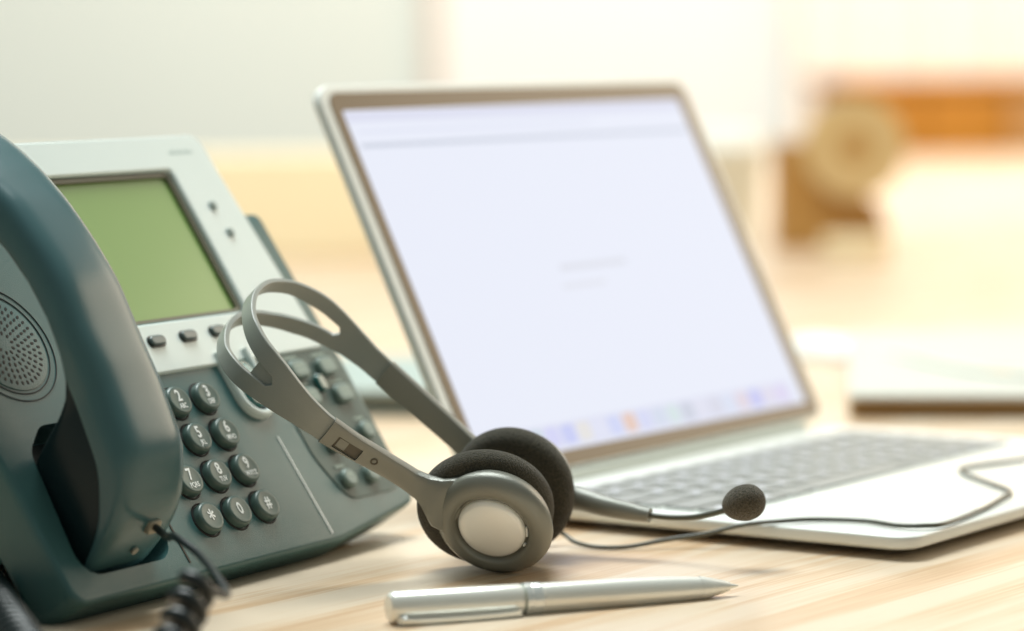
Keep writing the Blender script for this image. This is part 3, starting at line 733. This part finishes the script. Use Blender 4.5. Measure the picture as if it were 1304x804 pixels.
# near ear cup
n1 = V((-.26, -.82, -.46)).normalized()
H1 = V((-.0080, 1.1880, .0222))
cupM = frame_z(H1, n1)
ec = bm_obj('ear_cup', lathe_bm([(0, -.009), (.012, -.009), (.018, -.0075), (.0222, -.0045), (.0240, -.0005), (.0242, .0012), (.0236, .0030), (.0212, .0052), (.0188, .0062), (.0168, .0064), (.0158, .0058), (.0152, .0042), (.0148, .0036), (.0144, .0040), (0, .0040)], 72), M['cup'], hd, ang=60)
ec.matrix_basis = to_h(cupM)
cp = bm_obj('metal_cap', lathe_bm([(.0138, .003), (.0139, .0046), (.0134, .0056), (.0118, .0066), (.0085, .0076), (.0045, .0082), (0, .0084)], 72), M['cap'], ec, ang=60)
for k in range(2):
    a0 = math.radians(4 - k*26); pts = [(.0146*math.cos(a0+math.radians(q)), .0146*math.sin(a0+math.radians(q)), .0046) for q in range(-9 + 5*k, 10 - 5*k, 3)]
    bm_obj('vent_slot', tube_bm(pts, .00045, 6), M['print'], ec)
def pad_prof(R, h, hole=0):
    pr = [(0, -h*.30)] if not hole else []
    n = 14; pts = []
    for k in range(n+1):
        a = -math.pi/2 + math.pi*k/n
        pts.append((R - h/2 + (h/2)*math.cos(a), h/2*math.sin(a)))
    # inner face slightly domed, outer face flat
    return [(0, -h*.42), (R*.35, -h*.45), (R*.6, -h*.49)] + pts + [(R*.6, h*.52), (R*.3, h*.55), (0, h*.56)]
fo = bm_obj('ear_pad', lathe_bm(pad_prof(.0278, .0125), 72), M['foam'], hd, ang=80)
nf = V((-.03, -.86, -.50)).normalized()
fo.matrix_basis = to_h(frame_z(V((-.0118, 1.2000, .0262)), nf))
# far ear cup, its pad facing the near one
n2 = V((-.30, -.93, -.10)).normalized()
P2 = V((-.0010, 1.2330, .0280))
fo2 = bm_obj('ear_pad', lathe_bm(pad_prof(.0268, .0135), 72), M['foam'], hd, ang=80)
fo2.matrix_basis = to_h(frame_z(P2, n2))
ec2 = bm_obj('ear_cup', lathe_bm([(0, -.009), (.012, -.009), (.018, -.0075), (.0215, -.0045), (.0228, -.0005), (.0222, .0022), (.0200, .0046), (.0165, .0062), (.0150, .0040), (0, .0040)], 64), M['cup'], hd, ang=60)
ec2.matrix_basis = to_h(frame_z(P2 - n2*.0125, -n2))
cp2 = bm_obj('metal_cap', lathe_bm([(.0138, .003), (.0134, .0056), (.0085, .0076), (0, .0084)], 48), M['cap'], ec2, ang=60)
# microphone boom and foam ball
def w2h(P): return [HI @ V(p) for p in P]
bp_ = catmull([V((.010, 1.2480, .0225)), V((.0250, 1.2400, .0235)), V((.0370, 1.2320, .0212)), V((.0480, 1.2270, .0193)), V((.0540, 1.2240, .0185))], 8)
rad = [.0058 - .0026*min(1, i/(len(bp_)-1)*1.05) for i in range(len(bp_))]
bm_obj('boom_arm', tube_bm(w2h(bp_), rad, 18), M['arm'], hd, ang=60)
bm_obj('boom_collar', tube_bm(w2h([V((.0532, 1.2243, .01862)), V((.0556, 1.2232, .0183))]), .0031, 18), M['arm'], hd, ang=60)
bm_obj('boom_wire', tube_bm(w2h(catmull([V((.0550, 1.2235, .0183)), V((.0640, 1.2180, .0181)), V((.0730, 1.2120, .0190)), V((.0800, 1.2060, .0212)), V((.0870, 1.2010, .0240))], 8)), .0012, 12), M['wire'], hd, ang=60)
mf = bm_obj('microphone_foam', lathe_bm([(.0072*math.sin(math.pi*k/24)*(1+.10*math.cos(math.pi*k/24)), -.0090*math.cos(math.pi*k/24)) for k in range(25)], 48), M['micfoam'], hd, ang=80)
mf.matrix_basis = to_h(frame_z(V((.0925, 1.2000, .0264)), V((-.95, .15, -.25)), V((0, -1, 0)))) @ Matrix.Diagonal((1.03, 1.03, 1, 1))
# headset cable
cab_pts = [V((.014, 1.262, .0085)), V((.0205, 1.262, .0050)), V((.0255, 1.256, .0022)), V((.0345, 1.2475, .0014)), V((.0475, 1.2475, .0014)), V((.0620, 1.2500, .0034)), V((.0800, 1.2500, .0060)),
           V((.0965, 1.2480, .0100)), V((.1130, 1.2450, .0118)), V((.1270, 1.2505, .0114)), V((.1462, 1.2450, .0114)), V((.1578, 1.2320, .0114)), V((.1685, 1.2270, .0118)), V((.1790, 1.2335, .0116)),
           V((.1990, 1.2700, .0114)), V((.2130, 1.3020, .0114)), V((.2206, 1.3225, .0114)), V((.2165, 1.3470, .0114)), V((.2115, 1.3700, .0114)), V((.2090, 1.3890, .0114)), V((.2135, 1.4040, .0114)), V((.2450, 1.4290, .0114)), V((.2700, 1.452, .0114))]
HFAR = len(cab_pts)
bm_obj('cable', tube_bm(w2h(catmull(cab_pts, 8)), .00095, 10), M['wire'], hd, ang=80)
bm_obj('strain_relief', tube_bm(w2h([V((.0100, 1.262, .0105)), V((.0175, 1.2622, .0065))]), [.0026, .0017], 12), M['wire'], hd, ang=60)

# ================================================================ PEN
PR = .0060
p0 = V((-.0470, 1.0890, PR)); p1 = V((.0852, 1.1380, PR*.62))
px = (p1-p0); PL = px.length; px.normalize()
pnm = frame_z(p0, px, V((0, 0, 1)))     # local z along the pen, x up
pen = empty('ballpoint_pen', 'silver metal ballpoint pen lying on the desk in front of the headset', 'pen', pnm)
sec = PL*.365
bm_obj('cap_barrel', lathe_bm([(0, 0), (.0046, 0), (.0053, .0007), (PR, .0016), (PR, sec-.0006), (PR*.985, sec), (0, sec)], 48), M['satin'], pen, ang=40)
bm_obj('joint', lathe_bm([(PR*.93, sec), (PR*.93, sec+.0012)], 48), M['hinge'], pen)
bm_obj('ring', lathe_bm([(PR*.9, sec+.0012), (PR*1.03, sec+.0014), (PR*1.04, sec+.0035), (PR*1.0, sec+.0040), (PR*1.03, sec+.0045), (PR*1.03, sec+.0078), (PR*.96, sec+.0082)], 48), M['chrome'], pen, ang=40)
bm_obj('barrel', lathe_bm([(PR*.96, sec+.0080), (PR*.97, sec+.012), (PR*.95, PL*.68), (PR*.86, PL*.80), (PR*.74, PL*.885)], 48), M['satin'], pen, ang=60)
bm_obj('tip_cone', lathe_bm([(PR*.76, PL*.885), (PR*.76, PL*.893), (PR*.62, PL*.92), (PR*.42, PL*.955), (PR*.28, PL*.975), (PR*.20, PL*.976), (.0007, PL*.992), (.0004, PL), (0, PL)], 40), M['satin'], pen, ang=40)
# clip on the side that faces the camera
cd = (V((-.25, -1, -.55))); cd = (cd - px*cd.dot(px)).normalized()
cl = catmull([V((0, 0, .002)), V((0, 0, .006)), V((0, 0, .020)), V((0, 0, .036)), V((0, 0, .046)), V((0, 0, .0500))], 6)
rings = []
inv = pnm.inverted().to_3x3(); cdl = (inv @ cd).normalized(); sdl = V((0, 0, 1)).cross(cdl)
for i, p in enumerate(cl):
    f = i/(len(cl)-1); h = PR + .0022 + .0012*math.sin(math.pi*f); hw = .0022 + .0009*f
    if f > .92: hw *= math.sqrt(max(.05, 1-((f-.92)/.08)**2))
    if f < .06: h -= .001
    rings.append([p + cdl*(h+a) + sdl*(hw*b) for a, b in ((-.0007, -.8), (-.0007, .8), (0, 1), (.0007, .75), (.0010, 0), (.0007, -.75), (0, -1))])
bm_obj('clip', loft_bm(rings), M['chrome'], pen, ang=60)
b = bm_obj('clip_base', tube_bm([cdl*(PR*.8)+V((0, 0, .0045)), cdl*(PR+.0020)+V((0, 0, .0045))], .0018, 12), M['chrome'], pen, ang=60)
# ================================================================ done
